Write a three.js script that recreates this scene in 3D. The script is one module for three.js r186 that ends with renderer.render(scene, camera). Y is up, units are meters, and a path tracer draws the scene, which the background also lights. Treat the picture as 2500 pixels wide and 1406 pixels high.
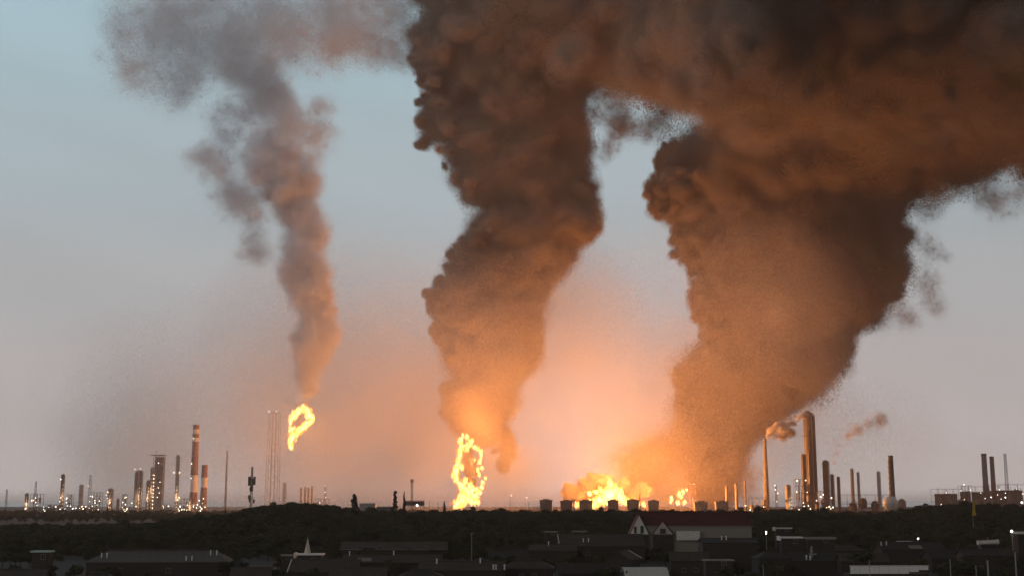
import * as THREE from 'three';
import { mergeGeometries, toCreasedNormals } from 'three/addons/utils/BufferGeometryUtils.js';

// ---------- camera, sky, sun, fire light, exposure ----------
const scene = new THREE.Scene();
const W = 2500, H = 1406, FOCAL = 3018, EYE = 28, PITCH = Math.atan(505 / FOCAL);
const camera = new THREE.PerspectiveCamera(2 * Math.atan(H / 2 / FOCAL) * 180 / Math.PI, W / H, 1, 30000);
camera.position.set(0, EYE, 0);
camera.rotation.x = PITCH;

const renderer = new THREE.WebGLRenderer({ antialias: true });
renderer.toneMapping = THREE.LinearToneMapping;
renderer.toneMappingExposure = 1;
renderer.shadowMap.enabled = true;

function makeSky() {
  const w = 512, h = 512, d = new Float32Array(w * h * 4);
  const stops = [[-90, .10, .09, .085], [-.5, .62, .55, .53], [1, .62, .555, .535], [5, .60, .565, .565], [9, .54, .565, .585], [14, .465, .585, .64], [22, .405, .59, .67], [45, .29, .41, .48], [90, .23, .33, .41]];
  for (let r = 0; r < h; r++) {
    const el = ((r + .5) / h - .5) * 180;
    let i = 0; while (i < stops.length - 2 && stops[i + 1][0] < el) i++;
    const a = stops[i], b = stops[i + 1], t = THREE.MathUtils.smoothstep(el, a[0], b[0]);
    for (let c = 0; c < w; c++) {
      const th = c / w * 6.2832, veil = 1 + .022 * Math.sin(3 * th + el * .21) * Math.sin(7 * th - el * .33 + 1) + .016 * Math.sin(13 * th + el * .9 + 2 * Math.sin(5 * th)) + .012 * Math.sin(29 * th + el * 1.7 + 3 * Math.sin(el * .4));   // thin uneven high cloud
      for (let k = 0; k < 3; k++) d[(r * w + c) * 4 + k] = (a[k + 1] + (b[k + 1] - a[k + 1]) * t) * veil * 1.07;
      d[(r * w + c) * 4 + 3] = 1;
    }
  }
  const t = new THREE.DataTexture(d, w, h, THREE.RGBAFormat, THREE.FloatType);
  t.mapping = THREE.EquirectangularReflectionMapping; t.magFilter = THREE.LinearFilter; t.needsUpdate = true;
  return t;
}
scene.background = makeSky(); scene.environment = scene.background;

const sun = new THREE.DirectionalLight(0xffe2d0, .25);
sun.position.set(-2600, 1400, 600); sun.target.position.set(0, 200, -2200);
sun.castShadow = true; sun.shadow.radius = 40;
Object.assign(sun.shadow.camera, { left: -2500, right: 2500, top: 2500, bottom: -2500, near: 1, far: 9000 });
scene.add(sun, sun.target);
scene.fog = new THREE.FogExp2(new THREE.Color().setRGB(1, .78, .67), 8.5e-5);

// ---------- helpers ----------
let seed = 7;
const rnd = () => { seed = (seed + 0x6d2b79f5) | 0; let t = Math.imul(seed ^ (seed >>> 15), 1 | seed); t = (t + Math.imul(t ^ (t >>> 7), 61 | t)) ^ t; return ((t ^ (t >>> 14)) >>> 0) / 4294967296; };
const R = (a, b) => a + (b - a) * rnd();
const gauss = () => (rnd() + rnd() + rnd() + rnd() - 2) * 1.2;
const used = {};
const numbered = (n) => { used[n] = (used[n] ?? -1) + 1; return used[n] ? `${n}_${String(used[n]).padStart(3, '0')}` : n; };
const ct = Math.cos(PITCH), st = Math.sin(PITCH);
// the point at depth D (metres north of the camera) that lies in the direction of a photo position
function at(u, v, D) {
  const x = (u - W / 2) / FOCAL, y = (H / 2 - v) / FOCAL, yy = y * ct + st, zz = ct - y * st;
  return new THREE.Vector3(x * D / zz, EYE + yy * D / zz, -D);
}
const pxm = (D) => D / FOCAL;                        // metres per photo pixel at depth D
const lerp = (a, b, t) => a + (b - a) * t;
function table(rows, v, k) {                          // rows sorted by falling first entry
  if (v >= rows[0][0]) return rows[0][k];
  for (let i = 1; i < rows.length; i++) if (v >= rows[i][0]) return lerp(rows[i - 1][k], rows[i][k], (rows[i - 1][0] - v) / (rows[i - 1][0] - rows[i][0]));
  return rows[rows.length - 1][k];
}
function tag(o, label, category, group, kind) {
  Object.assign(o.userData, { label, category }); if (group) o.userData.group = group; if (kind) o.userData.kind = kind;
  o.traverse((m) => { if (m.isMesh) { m.castShadow = true; m.receiveShadow = true; } });
  return o;
}


// ---------- fire light ----------
function fireLight(u, v, D, power, r = 12, c = [1, .325, .065]) {
  const l = new THREE.PointLight(new THREE.Color().setRGB(...c), power, 0, 2);
  l.name = numbered('fire_light'); l.position.copy(at(u, v, D)); l.castShadow = true; l.shadow.radius = r / .02;
  scene.add(l);
}
fireLight(712, 1072, 2125, .6e5, 4);
fireLight(1142, 1068, 2088, 4.5e5, 4);
fireLight(1491, 1177, 1940, 10e5, 5);
fireLight(1664, 1196, 1966, 3e5, 3);

// ---------- materials ----------
const col = (r, g, b) => new THREE.Color().setRGB(r, g, b);
const mat = (r, g, b, rough = .85, metal = 0) => new THREE.MeshStandardMaterial({ color: col(r, g, b), roughness: rough, metalness: metal });
function grain(w, h, f) {                              // a colour texture from f(x, y) -> [r, g, b] (linear, stored as float)
  const d = new Float32Array(w * h * 4);
  for (let y = 0; y < h; y++) for (let x = 0; x < w; x++) { const c = f(x, y), i = (y * w + x) * 4; d[i] = c[0]; d[i + 1] = c[1]; d[i + 2] = c[2]; d[i + 3] = 1; }
  const t = new THREE.DataTexture(d, w, h, THREE.RGBAFormat, THREE.FloatType);
  t.wrapS = t.wrapT = THREE.RepeatWrapping; t.magFilter = THREE.LinearFilter; t.needsUpdate = true; return t;
}
const lattice = new Float32Array(64 * 64).map(() => rnd());
const noise2 = (x, y) => { const i = Math.floor(x), j = Math.floor(y), a = x - i, b = y - j, s = a * a * (3 - 2 * a), t = b * b * (3 - 2 * b), L = (p, q) => lattice[((q & 63) << 6) + (p & 63)]; return lerp(lerp(L(i, j), L(i + 1, j), s), lerp(L(i, j + 1), L(i + 1, j + 1), s), t); };
const blotch = grain(256, 256, (x, y) => { const k = .55 + .5 * noise2(x / 16, y / 16) * .6 + .3 * noise2(x / 4, y / 4) + .15 * rnd(); return [k, k, k]; });
const tileRows = grain(128, 128, (x, y) => { const k = .5 + .25 * ((y % 16) / 16) + .35 * noise2(x / 8, Math.floor(y / 16) * 3.7) + .2 * noise2(x / 32, y / 32); return [k, k, k]; });
const roofMat = (r, g, b) => new THREE.MeshStandardMaterial({ color: col(r, g, b), roughness: .8, map: tileRows });
const wornMat = (r, g, b, rough = .85, metal = 0) => new THREE.MeshStandardMaterial({ color: col(r, g, b), roughness: rough, metalness: metal, map: blotch });
const M = {
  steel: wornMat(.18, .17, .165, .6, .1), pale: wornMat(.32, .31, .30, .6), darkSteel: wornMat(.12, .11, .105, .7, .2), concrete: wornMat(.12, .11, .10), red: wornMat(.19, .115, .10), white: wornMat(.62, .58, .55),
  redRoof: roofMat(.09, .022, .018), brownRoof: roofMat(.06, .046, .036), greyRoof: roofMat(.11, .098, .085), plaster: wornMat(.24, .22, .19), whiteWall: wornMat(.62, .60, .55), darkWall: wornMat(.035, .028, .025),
  paint: wornMat(.78, .77, .74, .5), glass: new THREE.MeshStandardMaterial({ color: col(.02, .025, .03), roughness: .15 }), bark: mat(.05, .04, .03, 1), yellow: mat(.45, .36, .05),
  leaf: [mat(.048, .054, .024, 1), mat(.062, .060, .028, 1), mat(.04, .046, .024, 1)], needle: mat(.03, .038, .022, 1), pole: mat(.3, .28, .25, .7), tank: wornMat(.62, .58, .52, .5), teal: wornMat(.40, .52, .48),
};
const lampMat = new THREE.MeshStandardMaterial({ color: 0x222222, emissive: col(1, .80, .55), emissiveIntensity: 7 });
const coolLamp = new THREE.MeshStandardMaterial({ color: 0x222222, emissive: col(1, .95, .88), emissiveIntensity: 6 });
const amberLamp = new THREE.MeshStandardMaterial({ color: 0x222222, emissive: col(1, .58, .32), emissiveIntensity: 4 });
const redLamp = new THREE.MeshStandardMaterial({ color: 0x222222, emissive: col(1, .16, .08), emissiveIntensity: 4 });

// ---------- ground with the wooded rise ----------
const RIDGE = [[0, 1292], [60, 1281], [110, 1278], [150, 1284], [235, 1270], [290, 1271], [340, 1281], [370, 1276], [420, 1268], [450, 1266], [475, 1256], [505, 1251], [540, 1249], [580, 1254], [610, 1248], [630, 1240], [660, 1228], [700, 1222], [745, 1223], [790, 1226], [830, 1233], [870, 1240], [930, 1243], [1000, 1244], [1100, 1240], [1200, 1239], [1300, 1242], [1500, 1240], [1700, 1241], [1860, 1240], [1920, 1235], [1960, 1238], [2050, 1245], [2130, 1248], [2185, 1248], [2225, 1236], [2280, 1230], [2350, 1223], [2390, 1223], [2450, 1232], [2500, 1231]].reverse();
const ridgeTop = (u) => EYE - (table(RIDGE, u, 1) - 1208) * 850 / FOCAL;
const sstep = THREE.MathUtils.smoothstep;
function groundY(x, D) {
  const u = W / 2 + x * FOCAL / 850, rise = sstep(D, 600, 790) * (1 - sstep(D, 900, 1150));
  return Math.max(0, ridgeTop(THREE.MathUtils.clamp(u, 0, 2500)) - 9.5) * rise + .35 * noise2(x / 40 + 9, D / 40);
}
{
  const xs = [-3100, -2500, -1400], ds = [-700, -300, 0, 150, 300, 400, 500];
  for (let x = -900; x <= 900; x += 12) xs.push(x); xs.push(1400, 2500, 3100);
  for (let d = 560; d <= 1180; d += 20) ds.push(d); ds.push(1400, 1800, 2400, 2950);
  const pos = [], uv = [], idx = [];
  ds.forEach((d) => xs.forEach((x) => { pos.push(x, groundY(x, d), -d); uv.push(x / 60, d / 60); }));
  for (let j = 0; j < ds.length - 1; j++) for (let i = 0; i < xs.length - 1; i++) { const a = j * xs.length + i, b = a + xs.length; idx.push(a, a + 1, b, b, a + 1, b + 1); }
  const g = new THREE.BufferGeometry(); g.setAttribute('position', new THREE.Float32BufferAttribute(pos, 3)); g.setAttribute('uv', new THREE.Float32BufferAttribute(uv, 2)); g.setIndex(idx); g.computeVertexNormals();
  const m = new THREE.Mesh(g, wornMat(.022, .021, .016, 1)); m.name = 'ground'; m.userData.kind = 'structure'; m.receiveShadow = true; scene.add(m);
  const w = new THREE.Mesh(new THREE.PlaneGeometry(6400, 3000).rotateX(-Math.PI / 2).translate(0, -1.2, -4400), mat(.06, .07, .07, .22)); w.name = 'sea'; w.userData.kind = 'structure'; w.receiveShadow = true; scene.add(w);
}

// ---------- part helpers ----------
const cyl = (r1, r0, h, n = 16) => new THREE.CylinderGeometry(r1, r0, h, n).translate(0, h / 2, 0);
const box = (w, h, d, x = 0, y = 0, z = 0) => new THREE.BoxGeometry(w, h, d).translate(x, y, z);
const bar = (a, b, r, n = 5) => { const A = new THREE.Vector3(...a), B = new THREE.Vector3(...b), g = new THREE.CylinderGeometry(r, r, A.distanceTo(B), n); g.applyQuaternion(new THREE.Quaternion().setFromUnitVectors(new THREE.Vector3(0, 1, 0), B.clone().sub(A).normalize())); return g.translate(...A.add(B).multiplyScalar(.5).toArray()); };
const mrg = (list) => mergeGeometries(list.map((g) => (g.index ? g.toNonIndexed() : g)).map((g) => { for (const k of Object.keys(g.attributes)) if (!['position', 'normal', 'uv'].includes(k)) g.deleteAttribute(k); return g; }));
function part(parent, name, geo, m, label) { const o = new THREE.Mesh(Array.isArray(geo) ? mrg(geo) : geo, m); o.name = name; if (label) o.userData.label = label; parent.add(o); return o; }
function base(name, u, D, y) { const g = new THREE.Group(); g.name = numbered(name); const x = (u - W / 2) * pxm(D) * (ct + (1240 - H / 2) / FOCAL * st) ** -1 * 1; const p = at(u, 1230, D); g.position.set(p.x, y ?? groundY(p.x, D), -D); scene.add(g); return g; }
const topY = (v, D) => at(1250, v, D).y;               // height above sea of photo row v at depth D
const lampGeo = new THREE.IcosahedronGeometry(1, 1);
function lamp(parent, x, y, z, r = 1, m = lampMat) { const o = part(parent, 'lamp', lampGeo, m); o.scale.setScalar(r * .8); o.position.set(x, y, z); return o; }

// ---------- smoke: puffs of drifting soot flakes ----------
function puffGeometry(n, size, spread, lobes = 0) {          // lobes: ragged puff made of smaller knots and shreds
  const p = new Float32Array(n * 9), N = new Float32Array(n * 9), a = new THREE.Vector3(), q = new THREE.Quaternion(), c = new THREE.Vector3(), nn = new THREE.Vector3();
  const knots = Array.from({ length: lobes }, () => ({ c: new THREE.Vector3(gauss(), gauss(), gauss()).normalize().multiplyScalar(Math.pow(rnd(), .5) * .66), r: R(.14, .44), s: new THREE.Vector3(R(.6, 1.25), R(.6, 1.25), R(.6, 1.25)) }));
  let wsum = 0; const acc = knots.map((k) => (wsum += k.r ** 2));
  for (let i = 0; i < n; i++) {
    a.set(gauss(), gauss(), gauss()).normalize().multiplyScalar(Math.pow(rnd(), spread));
    if (lobes && rnd() < .58) a.multiplyScalar(.95); else if (lobes) { const w = rnd() * wsum, k = knots[acc.findIndex((x) => x >= w)]; a.multiply(k.s).multiplyScalar(k.r).add(k.c); }
    q.set(gauss(), gauss(), gauss(), gauss()).normalize();
    const s = size * R(.6, 1.4); nn.set(0, 0, 1).applyQuaternion(q);
    for (let k = 0; k < 3; k++) {
      c.set(Math.cos(k * 2.0944), Math.sin(k * 2.0944), 0).multiplyScalar(s).applyQuaternion(q).add(a).toArray(p, i * 9 + k * 3);
      nn.toArray(N, i * 9 + k * 3);
    }
  }
  const g = new THREE.BufferGeometry();
  g.setAttribute('position', new THREE.BufferAttribute(p, 3)); g.setAttribute('normal', new THREE.BufferAttribute(N, 3));
  return g;
}
const tight = [0, 1, 2].map(() => puffGeometry(6500, .026, .75, 16));     // crisp cauliflower lobes
const soft = [0, 1, 2].map(() => puffGeometry(36000, .0112, .92, 34));      // soft-edged body
const wisp = [0, 1, 2].map(() => puffGeometry(11000, .0062, .75, 18));     // thin drifting smoke
const mist = [puffGeometry(110000, .0021, .46)];                   // faint haze, very fine
const fineMist = [puffGeometry(300000, .00125, .46)];
function billow(root, list, m, geos) {
  geos.forEach((g, k) => {
    const mine = list.filter((_, i) => i % geos.length === k); if (!mine.length) return;
    const im = new THREE.InstancedMesh(g, m, mine.length), X = new THREE.Matrix4(), q = new THREE.Quaternion(), s = new THREE.Vector3();
    mine.forEach((b, i) => { if (b.s) { q.setFromEuler(new THREE.Euler(0, R(-.6, .6), -b.tilt)); s.set(b.s[0] * b.r, b.s[1] * b.r, b.s[2] * b.r); } else { q.set(gauss(), gauss(), gauss(), gauss()).normalize(); s.set(b.r * R(.7, 1.3), b.r * R(.7, 1.3), b.r * R(.7, 1.3)); } X.compose(b.p, q, s); im.setMatrixAt(i, X); if (b.c) im.setColorAt(i, new THREE.Color().setRGB(...b.c)); });
    im.name = 'billow'; im.userData.kind = 'stuff'; root.add(im);
  });
}
function plume(name, label, category, group, layers) {
  const root = new THREE.Group(); root.name = numbered(name);
  for (const [list, m, geos] of layers) billow(root, geos === soft ? list.filter((_, i) => i % 4) : list, m, geos);
  tag(root, label, category, group); scene.add(root); return root;
}
const soot = (r, g, b) => new THREE.MeshPhysicalMaterial({ color: col(r, g, b), roughness: 1, metalness: 0, specularIntensity: 0, transmission: .5, thickness: 0, side: THREE.DoubleSide });
// rows: [v, left, right] of a plume's width at each height; n puffs of lo..hi photo pixels, reach 1 = up to the rim
function body(rows, D, n, lo, hi, { core = .45, over = .75, side = 0, drift = () => 0, v0 = -1e9, v1 = 1e9 } = {}) {
  const out = [], b1 = Math.min(v1, rows[0][0]), b0 = Math.max(v0, rows[rows.length - 1][0]), wts = []; let sum = 0;
  for (let v = b0; v <= b1; v += 4) { sum += (table(rows, v, 2) - table(rows, v, 1)); wts.push(sum); }
  for (let guard = 0; out.length < n && guard < n * 8; guard++) {
    const w = rnd() * sum; let i = 0, j = wts.length - 1; while (i < j) { const m = (i + j) >> 1; if (wts[m] < w) i = m + 1; else j = m; }
    const v = b0 + i * 4 + R(0, 4), L = table(rows, v, 1), Rr = table(rows, v, 2), hw = (Rr - L) / 2, c = (L + Rr) / 2;
    const pr = Math.min(R(lo, hi), hw * .75), a = R(0, 6.2832), rr = Math.pow(rnd(), core), reach = Math.max(0, hw - pr * over);
    if (side && Math.cos(a) * side < .72) continue;
    const u = c + Math.cos(a) * rr * reach, DD = D - Math.sin(a) * rr * reach * .85 * pxm(D) + drift(v), p = at(u, v, DD);
    if (p.y < 3) continue;
    out.push({ p, r: pr * pxm(D) });
  }
  return out;
}
// puffs scattered round a chain of [u, v, radius] blobs
function blobs(pts, D, n, lo, hi, flat = .8, spread = 1) {
  const out = []; let sum = 0; const acc = pts.map((p) => (sum += p[2] * p[2]));
  for (let i = 0; i < n; i++) {
    const w = rnd() * sum, [u, v, r, dd = 0] = pts[acc.findIndex((a) => a >= w)], k = Math.sqrt(rnd()), a = R(0, 6.2832), pr = Math.min(R(lo, hi), r);
    const kr = k * Math.max(0, r * spread - pr * .6), p = at(u + Math.cos(a) * kr, v + Math.sin(a) * kr, D + dd + gauss() * r * flat * .5 * pxm(D));
    if (p.y > 2) out.push({ p, r: pr * pxm(D) });
  }
  return out;
}
const C1 = [[960, 722, 785], [940, 712, 798], [900, 700, 803], [850, 695, 838], [800, 698, 838], [750, 722, 832], [700, 675, 832], [650, 670, 820], [600, 662, 822], [560, 672, 824], [500, 630, 806], [450, 575, 808], [400, 545, 804], [350, 550, 795], [300, 540, 798], [250, 560, 768], [215, 600, 715]];
const C2 = [[1068, 1150, 1225], [1040, 1082, 1248], [1000, 1065, 1262], [950, 1075, 1282], [930, 1108, 1292], [905, 1116, 1320], [880, 1075, 1335], [850, 1068, 1340], [825, 1045, 1345], [800, 1047, 1345], [760, 1035, 1350], [720, 1030, 1365], [700, 1040, 1385], [670, 1075, 1400], [640, 1085, 1430], [600, 1095, 1450], [560, 1130, 1480], [530, 1165, 1490], [510, 1180, 1490], [490, 1150, 1490], [480, 1115, 1490], [450, 1080, 1485], [400, 1055, 1470], [370, 1020, 1465], [340, 1015, 1470], [300, 1008, 1475], [250, 1010, 1485], [200, 1005, 1500], [150, 985, 1560], [100, 975, 1650], [0, 985, 1700], [-150, 1000, 1800]];
const C3 = [[1215, 1690, 1815], [1150, 1655, 1820], [1100, 1640, 1840], [1050, 1640, 1885], [1000, 1640, 1950], [960, 1640, 1985], [920, 1630, 2070], [900, 1645, 2090], [870, 1690, 2105], [850, 1715, 2110], [800, 1690, 2120], [750, 1670, 2190], [700, 1670, 2240], [650, 1665, 2245], [620, 1620, 2250], [580, 1618, 2240], [550, 1630, 2235], [520, 1590, 2230], [490, 1570, 2240], [450, 1562, 2300], [420, 1575, 2400], [370, 1590, 2550], [340, 1630, 2620], [310, 1690, 2700]];
const oilSmoke = soot(.37, .325, .285), greySmoke = soot(.82, .82, .84), paleHaze = soot(.90, .86, .83), steamWhite = soot(.72, .70, .68);
const coarse = [puffGeometry(260, .1, .5)];
plume('smoke_plume', 'broad brown smoke plume billowing from the ground beside the refinery chimneys', 'smoke', 'smoke plumes', [
  [body(C3, 2250, 1650, 38, 96, { over: .85 }), oilSmoke, soft], [body(C3, 2250, 520, 11, 32, { side: -1, core: .15, over: .85, v0: 420 }), oilSmoke, tight], [body(C3, 2250, 250, 14, 34, { side: 1, core: .15, v1: 900 }), oilSmoke, soft],
  [blobs([[1640, 375, 38], [1615, 400, 24], [1690, 370, 34]], 2230, 120, 9, 22), oilSmoke, tight],
  [blobs([[1600, 470, 34], [1650, 450, 36], [1710, 455, 34], [1770, 480, 30], [1610, 510, 30]], 2150, 130, 10, 24), oilSmoke, tight],
  [blobs([[2290, 610, 40], [2260, 580, 45], [2320, 640, 26], [2250, 690, 50], [2280, 760, 35], [2220, 760, 45], [2150, 800, 40], [2260, 520, 50], [2330, 490, 50], [2420, 480, 60], [2500, 490, 60]], 2250, 44, 36, 80, .8, 1.3), greySmoke, wisp]]);
plume('smoke_plume', 'tall dark smoke plume leaning right above the tall ring of flame', 'smoke', 'smoke plumes', [
  [body(C2, 2220, 940, 34, 86, { v0: -160, v1: 460, over: .85 }), oilSmoke, soft], [body(C2, 2215, 190, 32, 74, { v0: 440, v1: 600, over: .85 }), oilSmoke, soft], [body(C2, 2200, 800, 27, 70, { v0: 500, over: .85 }), oilSmoke, soft], [body(C2, 2200, 200, 10, 28, { side: -1, core: .15, over: .85, v1: 500 }), oilSmoke, tight], [body(C2, 2200, 260, 10, 28, { side: -1, core: .15, over: .85, v0: 500 }), oilSmoke, tight],
  [blobs([[1210, 545, 30], [1270, 530, 30], [1340, 525, 32], [1400, 545, 34], [1440, 560, 34], [1160, 580, 26]], 2130, 46, 16, 32), oilSmoke, soft],
  [blobs([[1148, 1120, 22], [1150, 1150, 20], [1152, 1180, 16], [1140, 1100, 16]], 2125, 40, 8, 18), oilSmoke, soft],
  [blobs([[1225, 1085, 34], [1238, 1110, 26], [1215, 1060, 30], [1230, 1135, 18]], 2200, 55, 10, 26), oilSmoke, soft],
  [blobs([[1022, 250, 14], [1025, 300, 18], [1030, 350, 24], [1040, 200, 22], [1100, 620, 14], [1090, 655, 12], [1075, 690, 18], [1045, 715, 16], [1050, 745, 18], [1060, 810, 14], [1085, 950, 18]], 2190, 90, 10, 22), oilSmoke, tight],
  [blobs([[1480, 250, 50], [1520, 310, 45], [1600, 310, 40], [1480, 370, 35]], 2230, 60, 30, 60, .8, 1.4), oilSmoke, wisp]]);
plume('smoke_plume', 'slim grey smoke plume standing over the small floating flame', 'smoke', 'smoke plumes', [
  [body(C1, 2200, 40, 34, 60, { over: .85 }), greySmoke, soft], [body(C1, 2200, 640, 20, 50, { core: .4, over: .85 }), greySmoke, wisp], [body(C1, 2200, 90, 16, 36, { core: .4, over: .85, v0: 680 }), greySmoke, soft],
  [blobs([[560, 300, 60], [520, 400, 55], [490, 380, 40], [600, 500, 60], [560, 470, 50], [620, 600, 45], [780, 260, 40], [790, 330, 40], [640, 190, 60], [580, 180, 60]], 2220, 150, 30, 65, .8, 1.3), greySmoke, wisp]]);
{
  const low = [[3400, 560], [2500, 440], [2350, 430], [2250, 460], [1750, 340], [1690, 320], [1560, 275], [1480, 235], [1300, 180], [900, 100]], list = [];
  for (let i = 0; i < 2300; i++) {
    const u = R(1080, 3100), vb = table(low, u, 1), v = vb - Math.pow(rnd(), .8) * (vb + 260), r = R(45, 120);
    if (v > vb - r * .7) continue;
    const D = 2250 - 780 * (1 - sstep(v, 130, 420)) * sstep(u, 1450, 1850) + gauss() * 150;      // the pall leans over towards the town
    list.push({ p: at(u, v, D), r: r * pxm(D) });
  }
  plume('smoke_pall', 'dark brown pall of smoke spread across the top right of the sky', 'smoke', null, [[list, oilSmoke, soft]]);
  const g = [[420, 90, 130], [330, 130, 80], [520, 60, 130], [640, 60, 120], [760, 60, 110], [880, 40, 110], [960, 60, 80], [420, 200, 80], [600, 150, 80], [680, 130, 60], [900, 130, 70], [960, 170, 60], [560, -60, 200], [850, -60, 200], [340, 40, 90]];
  plume('smoke_veil', 'pale grey veil of thin smoke drifting high over the slim plume', 'smoke', null, [[blobs(g, 2250, 215, 55, 125, .8, 1.35), greySmoke, wisp]]);
}
// steam and low fire-lit smoke
plume('smoke_cloud', 'low billowing smoke cloud lit bright orange behind the largest fire', 'smoke', null, [
  [blobs([[1380, 1200, 14], [1385, 1192, 12], [1400, 1195, 16], [1400, 1210, 22], [1430, 1190, 26], [1420, 1175, 14], [1445, 1168, 16], [1455, 1175, 22], [1475, 1180, 22], [1490, 1190, 20], [1450, 1205, 30], [1480, 1210, 26], [1410, 1220, 22], [1385, 1215, 12], [1520, 1205, 22], [1545, 1215, 18], [1570, 1200, 22], [1520, 1185, 22]], 2005, 190, 9, 22), oilSmoke, soft]]);
plume('smoke_haze', 'orange lit low smoke drifting between the fires and the brown plume', 'smoke', null, [
  [blobs([[1540, 1150, 60], [1580, 1130, 60], [1560, 1190, 50], [1620, 1120, 60], [1620, 1180, 60], [1660, 1080, 60], [1680, 1160, 50], [1720, 1180, 50], [1770, 1190, 45], [1800, 1160, 45], [1830, 1200, 35]], 2130, 140, 34, 74, .8, 1.35), oilSmoke, wisp]]);
plume('steam_plume', 'pale steam puff curling off the slender dark chimney', 'steam', null, [
  [blobs([[1877, 1066, 7], [1883, 1054, 11], [1894, 1046, 14], [1908, 1042, 14], [1922, 1040, 12], [1938, 1032, 10], [1912, 1052, 13]], 1985, 45, 7, 14), steamWhite, soft],
  [blobs([[1892, 1068, 10], [1912, 1062, 14], [1930, 1056, 12]], 2000, 18, 8, 14), oilSmoke, soft]]);
plume('steam_plume', 'small steam tuft blowing left off the top of the thick tower', 'steam', null, [[blobs([[1948, 1022, 9], [1958, 1016, 10], [1968, 1012, 9]], 1975, 26, 7, 12), steamWhite, wisp]]);
plume('steam_plume', 'thin pink wisp of steam slanting from the low vent stack', 'steam', null, [
  [blobs([[2040, 1130, 9], [2043, 1105, 11], [2050, 1085, 14], [2070, 1065, 18], [2095, 1052, 20], [2120, 1038, 22], [2150, 1025, 24]], 2050, 26, 16, 30), steamWhite, wisp]]);
// haze of thin smoke hanging between the columns and round the fires
plume('smoke_haze', 'thin pink lit haze hanging low between the three plumes', 'haze', null, [
  [blobs([[560, 1040, 260], [760, 960, 260], [930, 1040, 260], [1000, 860, 240], [1380, 1000, 220], [1450, 840, 240], [1560, 1000, 200], [1900, 1000, 220], [2060, 1080, 180], [300, 1100, 240], [620, 900, 240], [1100, 1020, 200]], 2340, 38, 190, 330, .4, 1.3), paleHaze, mist],
  [Array.from({ length: 10 }, (_, i) => ({ p: at(640 + i * 135 + R(-50, 50), R(760, 1140), R(1600, 1720)), r: R(150, 240) })), paleHaze, fineMist],
  [blobs([[735, 1040, 60], [1230, 1150, 80], [1500, 1150, 90], [1600, 1130, 90]], 2190, 11, 70, 110, .6, 1.2), paleHaze, mist]]);
// unseen overhead stretch of the pall, added to darken the town below
{
  const over = [];
  for (let i = 0; i < 3000; i++) { const D = R(-1700, 1040), x = R(-620, 2000) + D * .1; over.push({ p: new THREE.Vector3(x, R(690, 950), -D), r: R(60, 120) }); }
  plume('smoke_pall', 'unseen overhead stretch of the dark pall added to shade the town', 'smoke', null, [[over, oilSmoke, coarse]]);
}

// ---------- flames ----------
const flameMat = new THREE.MeshBasicMaterial({ color: 0xffffff });
const flameCore = puffGeometry(420, .085, .5), flameEdge = puffGeometry(420, .03, .8);
function flame(pts, D, label) {
  const hot = [], edge = [];
  pts.forEach(([u, v, r, du = 0, dv = -1]) => {
    for (let i = 0; i < 20; i++) {
      const a = R(0, 6.28), d = rnd() * r * 1.0, k = R(.24, .5), tilt = Math.atan2(du, -dv) + gauss() * .35, mid = d < r * .6;
      hot.push({ p: at(u + Math.cos(a) * d, v + Math.sin(a) * d, D + gauss() * r * .5 * pxm(D)), r: r * k * pxm(D), s: [.75, R(1.3, 2.6), .8], tilt, c: mid ? (rnd() > .25 ? [5.5, 3.7, 1.15] : [4, 1.9, .3]) : (rnd() > .5 ? [3.4, 1.35, .16] : [4.6, 2.6, .6]) });
    }
    for (let i = 0; i < 8; i++) edge.push({ p: at(u + gauss() * r * 1.2, v + gauss() * r - r * .5, D + gauss() * r * pxm(D)), r: r * R(.5, 1) * pxm(D), s: [.8, R(1.1, 1.9), .8], tilt: gauss() * .4, c: rnd() > .5 ? [1.7, .46, .035] : [1.1, .24, .015] });
  });
  const root = plume('flame', label, 'fire', 'flames', [[hot, flameMat, [flameCore]], [edge, flameMat, [flameEdge]]]);
  root.traverse((o) => { if (o.isMesh) { o.name = 'tongue'; o.castShadow = false; } });
}
flame([[709, 1092, 5.9, .2], [710, 1082, 8.3, .2], [713, 1072, 9.4, .3], [716, 1063, 10.6, .5], [724, 1056, 9.4, .7], [732, 1050, 9.4, .7], [740, 1044, 9.4, .7], [745, 1036, 8.3, .5], [712, 1050, 9.4, 0], [708, 1030, 7.1, 0], [711, 1021, 8.3, .4], [718, 1013, 9.4, .6], [727, 1007, 8.3, .6], [737, 1000, 8.3, .4], [747, 1003, 9.4, .2], [755, 1011, 9.4, .3], [760, 1020, 8.3, 0], [757, 1030, 5.9, 0], [754, 1036, 4.7, 0], [740, 993, 5.9, 0]], 2150, 'small looped flame floating in the air below the slim plume');
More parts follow.
